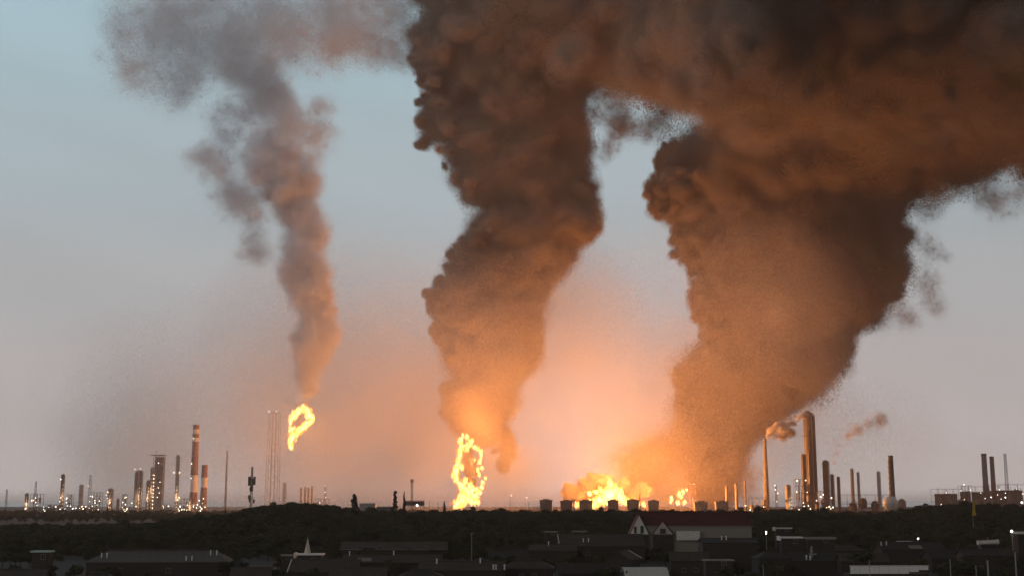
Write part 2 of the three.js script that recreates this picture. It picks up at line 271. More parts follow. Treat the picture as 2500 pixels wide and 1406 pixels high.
flame([[1130, 1064, 5], [1126, 1076, 8], [1147, 1082, 8], [1152, 1077, 6], [1174, 1102, 5], [1175, 1112, 5], [1173, 1122, 4], [1123, 1112, 7, .3], [1120, 1124, 8, .3], [1116, 1136, 8, .3], [1114, 1148, 9], [1112, 1160, 9, -.2], [1113, 1170, 7], [1122, 1180, 7, -.4], [1130, 1190, 10, -.3], [1138, 1200, 12, -.2], [1140, 1212, 13], [1133, 1220, 12, .3], [1122, 1228, 11, .4], [1114, 1232, 9, .4], [1163, 1195, 5], [1165, 1204, 5], [1165, 1213, 6], [1162, 1225, 8], [1176, 1190, 5], [1185, 1168, 4], [1170, 1160, 4], [1178, 1178, 5], [1172, 1202, 6], [1140, 1066, 6], [1160, 1092, 6], [1168, 1098, 5], [1172, 1130, 5], [1176, 1142, 5], [1122, 1100, 6], [1126, 1090, 6], [1150, 1205, 9], [1150, 1222, 9], [1126, 1212, 9], [1136, 1176, 7], [1147, 1186, 8], [1152, 1196, 8], [1128, 1142, 6], [1166, 1148, 5], [1141, 1096, 5], [1158, 1212, 8]], 2100, 'tall broken ring of flame at the foot of the dark plume');
flame([[1440, 1228, 8], [1455, 1226, 11], [1467, 1220, 13], [1480, 1214, 15], [1492, 1209, 18], [1506, 1211, 14], [1518, 1217, 12], [1530, 1225, 8], [1482, 1203, 11], [1440, 1206, 6, -1, -.4], [1455, 1203, 7, -1, -.4], [1468, 1198, 8, -.6], [1380, 1232, 6], [1392, 1234, 6], [1408, 1233, 6], [1425, 1231, 7], [1545, 1226, 8], [1560, 1230, 6], [1500, 1196, 8], [1492, 1184, 7], [1490, 1176, 6], [1515, 1200, 8], [1572, 1232, 5], [1600, 1234, 4]], 1945, 'wide white-hot blaze behind the cooling cells');
flame([[1640, 1218, 5], [1638, 1226, 4], [1656, 1228, 5], [1672, 1226, 5], [1659, 1207, 6], [1668, 1201, 5], [1677, 1196, 3], [1664, 1213, 4]], 1975, 'cluster of small flames beside the red lit frame');

// ---------- trees ----------
function leafCloud(n, size, lobes) {                     // leaf-sized faces spread through a crown of several lobes
  const pos = [], nor = [], q = new THREE.Quaternion(), a = new THREE.Vector3(), c = new THREE.Vector3(), nn = new THREE.Vector3();
  for (let i = 0; i < n; i++) {
    const [x, y, z, r, ry = r] = lobes[Math.floor(rnd() * lobes.length)];
    a.set(gauss(), gauss(), gauss()).normalize().multiplyScalar(Math.pow(rnd(), .35)); a.set(x + a.x * r, y + a.y * ry, z + a.z * r);
    q.set(gauss(), gauss(), gauss(), gauss()).normalize(); nn.set(0, 0, 1).applyQuaternion(q); const s = size * R(.6, 1.5);
    for (let k = 0; k < 3; k++) { c.set(Math.cos(k * 2.0944), Math.sin(k * 2.0944) * .7, 0).multiplyScalar(s).applyQuaternion(q).add(a); pos.push(c.x, c.y, c.z); nor.push(nn.x, nn.y, nn.z); }
  }
  const g = new THREE.BufferGeometry(); g.setAttribute('position', new THREE.Float32BufferAttribute(pos, 3)); g.setAttribute('normal', new THREE.Float32BufferAttribute(nor, 3)); return g;
}
const broadCrowns = [0, 1, 2, 3].map(() => leafCloud(520, .55, Array.from({ length: 7 }, () => { const a = R(0, 6.28), d = R(.4, 2.2); return [Math.cos(a) * d, R(4.2, 8.1), Math.sin(a) * d, R(1.2, 2), R(1, 1.6)]; })));
const broadTrunk = mrg([bar([0, 0, 0], [.1, 4.5, 0], .26), bar([.1, 3.2, 0], [1.2, 6, .4], .12), bar([.1, 3.6, 0], [-1.1, 6.4, -.3], .12)]);
const coneCrowns = [0, 1].map((k) => leafCloud(420, .42, Array.from({ length: 9 }, (_, i) => [R(-.2, .2), 1.5 + i * .95, R(-.2, .2), (2.1 + k * .5) * (1 - i / 9.4), .7])));
const coneTrunk = bar([0, 0, 0], [0, 9, 0], .18);
function tree(name, x, D, h, crown, trunk, m, label, group, nominal = 9.5, wide = 1) {
  const t = new THREE.Group(); t.name = numbered(name); t.position.set(x, groundY(x, D) - .1, -D); t.rotation.y = R(0, 6.28); const k = h / nominal; t.scale.set(k * wide, k, k * wide);
  part(t, 'trunk', trunk, M.bark); part(t, 'crown', crown, m); tag(t, label, 'tree', group); scene.add(t); return t;
}
{
  // the belt of trees along the top of the rise, one by one
  for (let i = 0; i < 190; i++) {
    const u = 2 + i * 13.2 + R(-4, 4), D = R(815, 885), x = (u - W / 2) * 850 / FOCAL;
    tree('broadleaf_tree', x, D, R(6.6, 9.6) + (i % 6 === 3 ? R(.8, 2.6) : 0), broadCrowns[i % 4], broadTrunk, M.leaf[i % 3], 'dark leafy tree in the belt along the wooded rise', 'leafy trees along the wooded rise', 9.5, 1.25);
  }
  for (let i = 0; i < 170; i++) {                        // garden trees between the houses
    const D = R(370, 600), x = R(-.44, .44) * D;
    tree('garden_tree', x, D, R(4.5, 7.2), broadCrowns[i % 4], broadTrunk, M.leaf[(i + 1) % 3], 'dark round garden tree growing between the house roofs', 'garden trees among the houses', 9.5, 1.3);
  }
  // the rest of the wood on the slope, seen as one dark mass
  const n = 6500, per = [0, 1, 2, 3].map(() => []), X = new THREE.Matrix4(), q = new THREE.Quaternion(), up = new THREE.Vector3(0, 1, 0);
  for (let i = 0; i < n; i++) {
    const D = 520 + 400 * Math.pow(rnd(), .7), x = R(-.46, .46) * D, k = D < 620 ? R(.4, .65) : R(.65, .92);
    q.setFromAxisAngle(up, R(0, 6.28)); X.compose(new THREE.Vector3(x, groundY(x, D) - .8, -D), q, new THREE.Vector3(k * 1.35, k, k * 1.35)); per[i % 4].push(X.clone());
  }
  const wood = new THREE.Group(); wood.name = 'hillside_wood'; 
  per.forEach((l, k) => { const im = new THREE.InstancedMesh(broadCrowns[k], M.leaf[k % 3], l.length); l.forEach((m, i) => im.setMatrixAt(i, m)); im.name = 'foliage'; im.userData.kind = 'stuff'; wood.add(im); });
  tag(wood, 'dark mass of woodland covering the slope behind the houses', 'wood', null, 'stuff'); scene.add(wood);
  const far = new THREE.Group(); far.name = 'far_tree_belt';
  const fx = []; for (let i = 0; i < 2200; i++) { const D = R(1250, 1800), x = R(-.47, .47) * D, k = R(.5, .95); q.setFromAxisAngle(up, R(0, 6.28)); X.compose(new THREE.Vector3(x, -1, -D), q, new THREE.Vector3(k * 1.6, k, k * 1.6)); fx.push(X.clone()); }
  const im = new THREE.InstancedMesh(broadCrowns[1], M.leaf[1], fx.length); fx.forEach((m, i) => im.setMatrixAt(i, m)); im.name = 'foliage'; im.userData.kind = 'stuff'; far.add(im);
  tag(far, 'distant low belt of trees in front of the refinery', 'wood', null, 'stuff'); scene.add(far);
  // conifers in front of the far plant
  for (const u of [4, 18, 31, 44, 58, 100, 112, 120, 132, 148, 161, 175, 190, 205, 222, 234, 247, 258, 276, 288, 303, 397]) {
    const D = R(1480, 1560), x = (u - W / 2) * pxm(D);
    tree('conifer_tree', x, D, R(8, 13) + (u === 276 ? 3 : 0), coneCrowns[Math.floor(u) % 2], coneTrunk, M.needle, 'dark pointed conifer in the row before the far plant', 'pointed conifers before the far plant', 10, .8);
  }
  const solo = [[870, 1201, 'bushy_conifer', 'dense bushy conifer standing above the treeline near the pale low building', 1.25], [966, 1196, 'spreading_pine', 'tall ragged pine with spreading tiers beside the sign frame', 1.0], [990, 1198, 'slender_conifer', 'slender conifer just behind the ragged pine', .5], [1087, 1222, 'slender_conifer', 'small lone conifer tip between the pine and the tall flame', .55], [560, 1238, 'slender_conifer', 'thin pointed tree tip in the gap beside the antenna mast', .4]];
  for (const [u, v, name, label, wide] of solo) {
    const D = 800, x = (u - W / 2) * pxm(D), h = topY(v, D) - groundY(x, D);
    const crown = name === 'spreading_pine' ? leafCloud(620, .38, Array.from({ length: 13 }, (_, i) => [R(-1.3, 1.3) * (1.1 - i / 15), 1.2 + i * .68, R(-.8, .8), R(.7, 1.25) * (1.15 - i / 16), .28])) : name === 'bushy_conifer' ? leafCloud(760, .4, Array.from({ length: 12 }, (_, i) => [R(-.35, .35), 1 + i * .7, R(-.3, .3), 2.15 * (1 - i / 13.5), .75])) : coneCrowns[0];
    const t = tree(name, x, D, h, crown, coneTrunk, M.needle, label, null, 10, wide * 10 / h * 1.9); t.rotation.y = 0; }
  for (const [u, v, D, w, l] of [[2090, 1345, 400, 1.3, 'behind the left end of the white parapet'], [2340, 1352, 380, 1.6, 'widest, among the yard posts'], [2290, 1372, 370, 1.4, 'at the right end of the white parapet'], [2440, 1350, 420, 1.2, 'under the horizontal water tank'], [60, 1372, 400, 1.4, 'nearest the bottom left corner'], [150, 1378, 400, 1.2, 'beneath the pale green canopy slab'], [1860, 1362, 420, 1.3, 'below the brightest white slab'], [1790, 1372, 400, 1.2, 'right of the thin pale roof edge']]) {
    const x = (u - W / 2) * pxm(D); tree('yard_tree', x, D, topY(v, D), broadCrowns[Math.floor(u) % 4], broadTrunk, M.leaf[2], `dark leafy yard tree ${l}`, 'yard trees by the nearest roofs', 9.5, w); }
}

// ---------- refinery ----------
function lampRow(g, x, y, len, z) {                      // lamps up a ladder cage, with the light they give
  const n = Math.max(4, Math.round(len / 6)); for (let i = 0; i < n; i++) lamp(g, x, y + len * (i + .5) / n, z, .55, amberLamp);
  const l = new THREE.PointLight(col(1, .62, .36), 900, 0, 2); l.name = 'ladder_light'; l.position.set(x, y + len * .5, z + 5); l.castShadow = true; l.shadow.radius = 40; g.add(l);
}
function vessel(u, v, D, wpx, o) {                       // a process column: shell with domed head, ring platforms, ladder, pipe, lamps
  const g = base(o.name ?? 'process_column', u, D, 0), h = topY(v, D), r = wpx / 2 * pxm(D), prof = [[r * 1.12, 0], [r * 1.12, h * .06], [r, h * .09], [r, h - r * .9], [r * .85, h - r * .45], [r * .5, h - r * .12], [.01, h]];
  part(g, 'shell', toCreasedNormals(new THREE.LatheGeometry(prof.map((p) => new THREE.Vector2(...p)), 18), .7), o.m ?? M.steel);
  for (let k = 1; k <= (o.rings ?? 4); k++) part(g, 'platform', cyl(r * 1.45, r * 1.45, .35, 18).translate(0, h * (k / ((o.rings ?? 4) + .35)), 0), M.darkSteel);
  part(g, 'ladder', mrg([box(.12, h * .95, .12, -.35, h * .48, r * 1.1), box(.12, h * .95, .12, .35, h * .48, r * 1.1)]), M.darkSteel);
  part(g, 'pipe', [bar([r * 1.25, 0, 0], [r * 1.25, h * .97, 0], Math.max(.35, r * .16), 8), bar([r * 1.25, h * .97, 0], [0, h * .99, 0], Math.max(.3, r * .14), 8)], M.pale);
  for (const [x, k, s = .85, lm] of o.lamps ?? []) lamp(g, x * r, h * k, r * 1.5, s, lm);
  if (o.strip) lampRow(g, o.strip[0] * r, h * (o.strip[2] ?? .05), h * o.strip[1], r * 1.35);
  return tag(g, o.label, 'process column', o.group);
}
function chimney(u, v, D, wTop, wBase, bands, label, o = {}) {   // bands: [share of the height from the foot, material]
  const g = base('chimney', u, D, 0), h = topY(v, D), rt = wTop / 2 * pxm(D), rb = wBase / 2 * pxm(D), rad = (y) => lerp(rb, rt, y / h);
  let y = 0;
  for (const [k, m, nm] of bands) { const y1 = h * k; part(g, 'band', new THREE.CylinderGeometry(rad(y1), rad(y), y1 - y, 22, 1, false).translate(0, (y + y1) / 2, 0), m, nm); y = y1 + .004; }
  part(g, 'rim', cyl(rt * 1.12, rt * 1.12, 1, 22).translate(0, h - .6, 0), M.darkSteel);
  for (const k of o.rings ?? [.5, .8]) part(g, 'gallery', cyl(rad(h * k) * 1.25, rad(h * k) * 1.2, .6, 22).translate(0, h * k, 0), M.darkSteel);
  for (const [x, k, s = .85, lm] of o.lamps ?? []) lamp(g, x * rb, h * k, rb * 1.6, s, lm);
  if (o.strip) lampRow(g, o.strip[0] * rb, h * (o.strip[2] ?? .05), h * o.strip[1], rb * 1.3);
  return tag(g, label, 'chimney', o.group);
}
function mast(u, v, D, wTop, wBase, label, o = {}) {     // lattice mast: four legs, cross bracing, optional lamps and panels
  const g = base(o.name ?? 'lattice_mast', u, D, o.y), h = topY(v, D) - g.position.y, a = wTop / 2 * pxm(D), b = wBase / 2 * pxm(D), t = o.t ?? .22, c = [[1, 1], [1, -1], [-1, -1], [-1, 1]];
  for (const [sx, sz] of c) part(g, 'leg', bar([sx * b, 0, sz * b], [sx * a, h, sz * a], t), o.m ?? M.darkSteel);
  const n = o.n ?? 9, br = [];
  for (let i = 0; i < n; i++) for (let k = 0; k < 4; k++) { const y0 = h * i / n, y1 = h * (i + 1) / n, w0 = lerp(b, a, i / n), w1 = lerp(b, a, (i + 1) / n), p = c[k], q = c[(k + 1) % 4]; br.push(bar([p[0] * w0, y0, p[1] * w0], [q[0] * w1, y1, q[1] * w1], t * .5, 4)); br.push(bar([p[0] * w1, y1, p[1] * w1], [q[0] * w1, y1, q[1] * w1], t * .5, 4)); }
  part(g, 'bracing', br, o.m ?? M.darkSteel);
  for (const [x, k, s = .8, lm] of o.lamps ?? []) lamp(g, x * b, h * k, b * 1.3, s, lm);
  o.extra?.(g, h, a, b);
  return tag(g, label, 'mast', o.group);
}
function frame(u, v, D, wpx, levels, label, o = {}) {    // open steel process structure with decks, vessels inside and lamps
  const g = base(o.name ?? 'process_frame', u, D, 0), h = topY(v, D), w = wpx * pxm(D), d = w * .8;
  for (const sx of [-.5, -.17, .17, .5]) for (const sz of [-.5, .5]) part(g, 'post', box(.5, h, .5, sx * w, h / 2, sz * d), o.m ?? M.darkSteel);
  for (let i = 1; i <= levels; i++) { const dk = part(g, 'deck', box(w * 1.04, .5, d * 1.04, 0, h * i / levels - .3, 0), o.m ?? M.darkSteel); part(dk, 'rail', mrg([box(w * 1.04, .12, .12, 0, h * i / levels + 1, d * .52), box(.12, 1.1, .12, -w * .5, h * i / levels + .45, d * .52), box(.12, 1.1, .12, w * .5, h * i / levels + .45, d * .52)]), o.m ?? M.darkSteel); }
  for (let i = 0; i < (o.drums ?? 3); i++) part(g, 'drum', new THREE.CapsuleGeometry(w * .1, h * .18, 4, 10).translate((i - 1) * w * .3, h * R(.15, .7), R(-.2, .2) * d), M.steel);
  for (let i = 0; i < (o.pipes ?? 2); i++) part(g, 'riser', bar([R(-.4, .4) * w, 0, d * .42], [R(-.4, .4) * w, h * R(.7, 1.15), d * .42], .5, 7), M.pale);
  for (const [x, k, s = .85, lm] of o.lamps ?? []) lamp(g, x * w / 2, h * k, d * .62, s, lm);
  o.extra?.(g, h, w, d);
  return tag(g, label, 'process frame', o.group);
}
function poleLamp(u, v, D, label, m = lampMat, s = 1, group = 'lamp poles in the refinery') {
  const g = base('lamp_pole', u, D), h = topY(v, D) - g.position.y; part(g, 'pole', cyl(.12, .25, h, 8), M.darkSteel); part(g, 'arm', bar([0, h - .1, 0], [1.6, h, .6], .1), M.darkSteel); lamp(g, 1.6, h - .4, .6, s, m); return tag(g, label, 'lamp pole', group);
}
const stdLamps = (n, s) => Array.from({ length: n }, () => [R(-1.2, 1.2), R(.06, .85), s ?? R(.5, .95), rnd() > .6 ? coolLamp : lampMat]);
// far plant on the left
const DL = 2150;
chimney(470, 1038, DL, 15, 19, [[.22, M.red], [.42, M.white], [.80, M.red], [.85, M.white], [.9, M.red], [.95, M.white], [1, M.red]], 'tall red and white banded chimney of the far plant', { rings: [.42, .8], lamps: stdLamps(3) });
chimney(495, 1136, DL - 30, 14, 17, [[.22, M.concrete], [.52, M.red], [.74, M.white], [1, M.red]], 'short broad red and white chimney next to the tall banded one', { rings: [.74], lamps: [[-.6, .12], [.2, .18], [.9, .1], [.4, .28], [-.8, .24], [0, .06, 1.2]] });
{
  const g = frame(383, 1112, DL, 23, 9, 'dark square cracking tower with an overhanging top deck and lamps', { drums: 2, lamps: Array.from({ length: 10 }, (_, i) => [-.72, .06 + i * .065, .8]).concat([[.1, .86, .9], [.3, .42, .7], [.55, .33, .7], [.6, .52, .7], [.2, .25, .7]]) });
  const h = topY(1112, DL), w = 23 * pxm(DL);
  part(g, 'cladding', box(w * .86, h * .97, w * .66, w * .05, h * .485, 0), M.steel); part(g, 'top_deck', box(w * 1.5, 1, w * .9, -w * .16, h + .4, 0), M.darkSteel);
}
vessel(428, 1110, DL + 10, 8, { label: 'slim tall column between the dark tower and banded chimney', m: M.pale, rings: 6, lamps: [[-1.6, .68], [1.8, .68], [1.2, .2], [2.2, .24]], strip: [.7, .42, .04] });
vessel(333, 1148, DL, 17, { label: 'broad domed reactor vessel with one glowing side strip', rings: 3, strip: [.95, .55, .06], lamps: [[-.6, 1.02, .6], [.9, 1.03, .6], [-1, .2], [.2, .12]] });
vessel(358, 1172, DL + 20, 8, { label: 'shorter reactor column with glowing strip left of the dark tower', rings: 3, strip: [.6, .75, .05] });
vessel(367, 1140, DL + 30, 9, { label: 'domed reactor column tucked against the dark square tower', rings: 4, strip: [.4, .8, .05] });
vessel(148, 1157, DL, 8, { label: 'dark slender column with a lit right side above the conifers', m: M.darkSteel, rings: 6, strip: [1, .7, .05], lamps: stdLamps(3) });
vessel(62, 1204, DL, 8, { label: 'short lit column second from the left edge of the plant', rings: 3, strip: [.6, .6, .1], lamps: stdLamps(3) });
mast(13, 1195, DL, 2, 4, 'thin bare mast nearest the left edge', { n: 8 });
mast(83, 1176, DL + 100, 2, 7, 'narrow pointed mast above the cluster of lit pipework', { n: 9 });
frame(88, 1206, DL, 24, 4, 'low lit pipe frame beneath the narrow pointed mast', { lamps: stdLamps(6) });
frame(168, 1208, DL, 14, 4, 'small lit frame just right of the slender dark column', { lamps: stdLamps(6) });
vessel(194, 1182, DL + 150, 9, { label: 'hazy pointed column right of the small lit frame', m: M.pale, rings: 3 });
mast(216, 1160, DL + 120, 4, 6, 'hazy lattice stack in the middle of the far left plant', { n: 11, lamps: stdLamps(2) });
frame(234, 1202, DL, 22, 5, 'wide pipe frame dotted with many lamps', { lamps: stdLamps(9) });
vessel(266, 1192, DL, 12, { label: 'stubby lit column with flat top beside the wide pipe frame', rings: 3, lamps: stdLamps(4), strip: [.2, .6, .1] });
vessel(286, 1217, DL - 60, 6, { label: 'small dark stub column before the broad reactor', m: M.darkSteel, rings: 1 });
frame(302, 1207, DL, 10, 4, 'narrow lamp dotted frame left of the broad reactor', { lamps: stdLamps(5) });
frame(314, 1238, DL - 30, 18, 1, 'lowest lit frame at the foot of the broad reactor', { lamps: stdLamps(4) });
frame(405, 1232, DL - 40, 16, 2, 'low lit frame between the dark tower and slim column', { lamps: stdLamps(6) });
frame(448, 1218, DL - 40, 20, 3, 'lit frame between slim column and banded chimney', { lamps: stdLamps(9) });
vessel(462, 1220, DL - 60, 5, { label: 'short glowing column at the foot of the banded chimney', rings: 1, strip: [0, .8, .05] });
frame(480, 1228, DL - 50, 22, 2, 'lit frame at the feet of the two banded chimneys', { lamps: stdLamps(9) });
frame(130, 1232, DL - 30, 40, 2, 'long low lit pipe rack behind the conifer row', { lamps: stdLamps(7) });
frame(205, 1234, DL - 30, 44, 2, 'second long low pipe rack behind the conifer row', { lamps: stdLamps(8) });
chimney(549, 1101, DL + 300, 4, 6, [[1, M.steel]], 'very faint thin chimney left of the antenna mast', { rings: [.9] });
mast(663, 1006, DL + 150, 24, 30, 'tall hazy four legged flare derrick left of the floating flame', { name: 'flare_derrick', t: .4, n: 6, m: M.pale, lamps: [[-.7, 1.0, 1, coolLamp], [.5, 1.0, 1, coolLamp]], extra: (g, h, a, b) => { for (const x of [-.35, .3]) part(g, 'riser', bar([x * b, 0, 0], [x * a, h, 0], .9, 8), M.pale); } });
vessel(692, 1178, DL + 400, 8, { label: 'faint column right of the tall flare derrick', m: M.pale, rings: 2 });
for (const [u, v, l] of [[733, 1190, 'first and shortest'], [743, 1188, 'second'], [751, 1190, 'third'], [760, 1186, 'last and tallest']]) vessel(u, v, DL, 4, { name: 'slender_stack', label: `${l} slender stack of the four over the wooded hilltop`, rings: 2, m: M.steel, group: 'four slender stacks over the hilltop' });
mast(793, 1182, DL, 2, 5, 'thin lamp dotted mast right of four slender stacks', { n: 8, lamps: [[0, .95, .7], [0, .7, .7], [.6, .5, .7]] });
frame(785, 1218, DL - 30, 34, 2, 'low lamp dotted frame under the thin mast', { lamps: stdLamps(9, .7) });
// antenna mast on the hillside
mast(612, 1140, 900, 3, 5, 'antenna mast with panel aerials beside the wooded hill', { name: 'antenna_mast', t: .16, n: 10, extra: (g, h) => {
  const p = pxm(900); part(g, 'spike', bar([0, h * .78, 0], [0, h, 0], .12), M.darkSteel);
  for (const [x, y, w, hh] of [[-5, 1175, 7, 22], [7, 1174, 5, 20], [-2, 1194, 5, 12], [-4, 1214, 7, 10], [-3, 1222, 5, 8], [7, 1224, 4, 10], [2, 1184, 4, 30]]) part(g, 'panel_aerial', box(w * p, hh * p, .5, x * p, topY(y, 900) - g.position.y, .5 + Math.abs(x) * .05), M.darkSteel); part(g, 'crossarm', [bar([-8 * p, topY(1168, 900) - g.position.y, 0], [9 * p, topY(1168, 900) - g.position.y, 0], .12), bar([-6 * p, topY(1215, 900) - g.position.y, 0], [8 * p, topY(1215, 900) - g.position.y, 0], .12)], M.darkSteel); } });
// middle distance between the hill and the tall flame
mast(1005, 1170, 1250, 4, 4, 'slim communication mast behind the ragged pine', { n: 12, t: .2, extra: (g, h) => part(g, 'panel_aerial', [box(1.2, 3.4, .5, -.9, h - 2, .6), box(1.2, 3.4, .5, .9, h - 2, .6), box(.9, 2.2, .5, -.8, h - 7, .6)], M.darkSteel) });
{
  const g = base('pale_shed', 898, 1250, 0), h = topY(1228, 1250), w = 38 * pxm(1250); part(g, 'wall', box(w, h - .8, 12, 0, (h - .8) / 2, 0), M.pale); part(g, 'roof', box(w * 1.05, .8, 12.8, 0, h - .4, 0), M.white); tag(g, 'pale flat roofed shed between the bushy conifer and the pine', 'building');
  const g2 = base('long_shed', 940, 1300, 0), h2 = topY(1236, 1300), w2 = 60 * pxm(1300); part(g2, 'wall', box(w2, h2 - .7, 10, 0, (h2 - .7) / 2, 0), M.concrete); part(g2, 'roof', box(w2 * 1.04, .7, 10.6, 0, h2 - .35, 0), M.white); tag(g2, 'long low white shed behind the ragged pine', 'building');
  const s = base('sign_frame', 1010, 1230, 0), y0 = topY(1236, 1230), y1 = topY(1222, 1230), ww = 50 * pxm(1230);
  for (let i = 0; i <= 8; i++) part(s, 'upright', box(.3, i % 4 ? y1 - y0 : y1, .3, (i / 8 - .5) * ww, i % 4 ? (y0 + y1) / 2 : y1 / 2, 0), M.darkSteel);
  for (const k of [0, .5, 1]) part(s, 'crossbar', box(ww, .3, .24, 0, lerp(y0, y1, k), .02), M.darkSteel); part(s, 'board', box(ww * .98, (y1 - y0) * .8, .1, 0, (y0 + y1) / 2, -.3), M.darkSteel);
  tag(s, 'dark lattice backed signboard frame beside the communication mast', 'sign frame');
}
poleLamp(1014, 1233, 1200, 'bright white lamp pole under the lattice signboard', coolLamp, 1.3);
poleLamp(1245, 1209, 1900, 'taller lamp pole of two right of the tall flame'); poleLamp(1283, 1214, 1900, 'shorter lamp pole of two right of the tall flame');
for (const [u, v, l] of [[1048, 1223, 'bare dark pole just right of the signboard'], [1069, 1227, 'short bare pole between signboard and tall flame'], [1246, 1222, 'thin dark post close to the taller lamp pole'], [1291, 1226, 'thin dark post left of the cooling cells']]) { const g = base('bare_pole', u, 1200), h = topY(v, 1200) - g.position.y; part(g, 'pole', cyl(.16, .3, h, 8), M.darkSteel); part(g, 'crossarm', box(1.6, .16, .16, 0, h - .6, 0), M.darkSteel); tag(g, l, 'pole'); }
// cooling cells silhouetted before the blaze
[[1318, 1348, 'leftmost'], [1368, 1397, 'second from left'], [1415, 1446, 'third from left'], [1484, 1510, 'fourth from left'], [1531, 1560, 'fifth from left'], [1581, 1608, 'sixth from left'], [1695, 1727, 'second from right'], [1747, 1777, 'rightmost']].forEach(([a, b, l], i) => {
  const D = 1700, g = base('cooling_cell', (a + b) / 2, D, 0), h = topY((i > 5 ? 1223.5 : 1220.5) + (i * 7 % 4) * .6, D), w = (b - a) * pxm(D), sh = new THREE.Shape([[-w * .43, 0], [w * .43, 0], [w * .5, h - 1], [-w * .5, h - 1]].map((p) => new THREE.Vector2(...p)));
  part(g, 'casing', new THREE.ExtrudeGeometry(sh, { depth: 12, bevelEnabled: false }).translate(0, 0, -6), M.darkSteel); part(g, 'rim', box(w * 1.04, 1, 12.6, 0, h - .5, 0), M.darkSteel);
  for (let k = 0; k < 5; k++) part(g, 'louvre', box(w * .8, .25, .5, 0, h * .35 + k * 1.6, 6.3), M.steel); part(g, 'fan_ring', new THREE.CylinderGeometry(w * .26, w * .3, 1.4, 18, 1, true).translate(0, h + .6, 0), M.darkSteel);
  tag(g, `${l} dark flared cooling cell in front of the fires`, 'cooling cell', 'row of cooling cells before the fires'); });
for (const [u, v] of [[1563, 1206], [1402, 1222]]) { const g = base('vent_pipe', u, 1690, 0), h = topY(v, 1690); part(g, 'pipe', cyl(.7, .8, h, 10), M.darkSteel); part(g, 'cap', cyl(1, 1, .6, 10).translate(0, h, 0), M.darkSteel); tag(g, u > 1500 ? 'thin vent pipe right of the fifth cooling cell' : 'thin vent pipe right of the second cooling cell', 'pipe'); }
frame(1692, 1180, 1900, 16, 5, 'red lit steel frame beside the cluster of small flames', { drums: 1, m: wornMat(.35, .08, .05), lamps: [[0, .45, .9, redLamp], [-.4, .7, .8, redLamp], [.5, .25, .8, redLamp], [.3, .97, .6]] });
// refinery on the right
const DR = 1980;
for (const [u, v, w, l] of [[1775, 1186, 5, 'first of three thin stacks left of the steaming chimney'], [1799, 1180, 7, 'middle and thickest of three thin stacks by the steaming chimney'], [1821, 1172, 4, 'tallest of three thin stacks left of the steaming chimney']]) vessel(u, v, DR, w, { name: 'slender_stack', label: l, rings: 2, m: M.darkSteel, group: 'three thin stacks beside the brown plume' });
chimney(1873, 1072, DR, 8, 15, [[.3, M.concrete], [1, M.concrete]], 'slender tapering chimney topped by a steam puff', { rings: [.3, .95] });
{
  const g = vessel(1981, 1003, DR, 22, { label: 'tallest thick process tower on the right with bundled pipes', m: M.concrete, rings: 5, lamps: [[-.6, .14], [-.3, .1], [.9, .12]] }), h = topY(1010, DR), p = pxm(DR);
  part(g, 'side_column', cyl(4 * p, 5 * p, h * .98, 14).translate(13 * p, 0, 1), M.concrete); part(g, 'side_pipe', mrg([bar([7 * p, 0, 9 * p], [7 * p, h * .97, 9 * p], .8, 8), bar([-4 * p, 0, 11 * p], [-4 * p, h * .6, 11 * p], .7, 8)]), M.pale); part(g, 'skirt', cyl(16 * p, 20 * p, h * .2, 20), M.concrete);
}
vessel(1966, 1108, DR - 20, 11, { label: 'dark column hugging the left of the thick tower', m: M.darkSteel, rings: 4, lamps: [[.4, .55, .9], [.9, .35, .8]] });
vessel(2020, 1123, DR, 14, { label: 'stout column right of the thick tower', m: M.concrete, rings: 4, lamps: [[-.5, .1], [.9, .08]] });
vessel(2035, 1157, DR, 8, { label: 'short column second right of the thick tower', m: M.concrete, rings: 2, lamps: [[-.5, .14, 1.1]] });
vessel(2050, 1163, DR + 20, 7, { label: 'short column third right of the thick tower', m: M.concrete, rings: 2 });
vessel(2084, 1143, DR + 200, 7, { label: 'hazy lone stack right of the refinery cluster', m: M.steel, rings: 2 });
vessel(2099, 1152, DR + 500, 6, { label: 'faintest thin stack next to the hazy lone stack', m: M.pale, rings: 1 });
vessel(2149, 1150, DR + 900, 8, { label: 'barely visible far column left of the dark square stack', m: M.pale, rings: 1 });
frame(1953, 1170, DR - 20, 20, 5, 'lit steel frame left of the thick tower foot', { lamps: [[-.6, .95, 1.1], [-.8, .62], [.7, .3], [.9, .2], [-.4, .1, .8]] });
vessel(1925, 1183, DR - 10, 12, { label: 'squat storage column with a lit side pipe', m: M.steel, rings: 2, strip: [1.25, .5, .1] });
mast(1897, 1184, DR, 2, 4, 'lamp dotted mast right of the steaming chimney', { n: 6, lamps: [[-1.5, .98], [-1.2, .83], [1.5, .7], [.2, .4, .6]] });
frame(1995, 1200, DR - 40, 60, 2, 'long lit pipe rack at the feet of the towers', { lamps: [[-.9, .35], [-.75, .2], [.1, .75, 1.1], [.3, .85], [.75, .3, 1.1], [.5, .06, 1.4, coolLamp], [.95, .7, 1.2]] });
frame(1850, 1215, DR - 20, 50, 2, 'low pipe rack around the steaming chimney base', { lamps: [[-.9, .2, 1, lampMat], [.4, .4, .6]] });
frame(2110, 1208, DR + 40, 100, 2, 'long dim pipe rack leading right from the towers', { drums: 5, m: M.steel, lamps: [] });
poleLamp(1818, 1234, DR - 30, 'low lamp pole left of the steaming chimney');
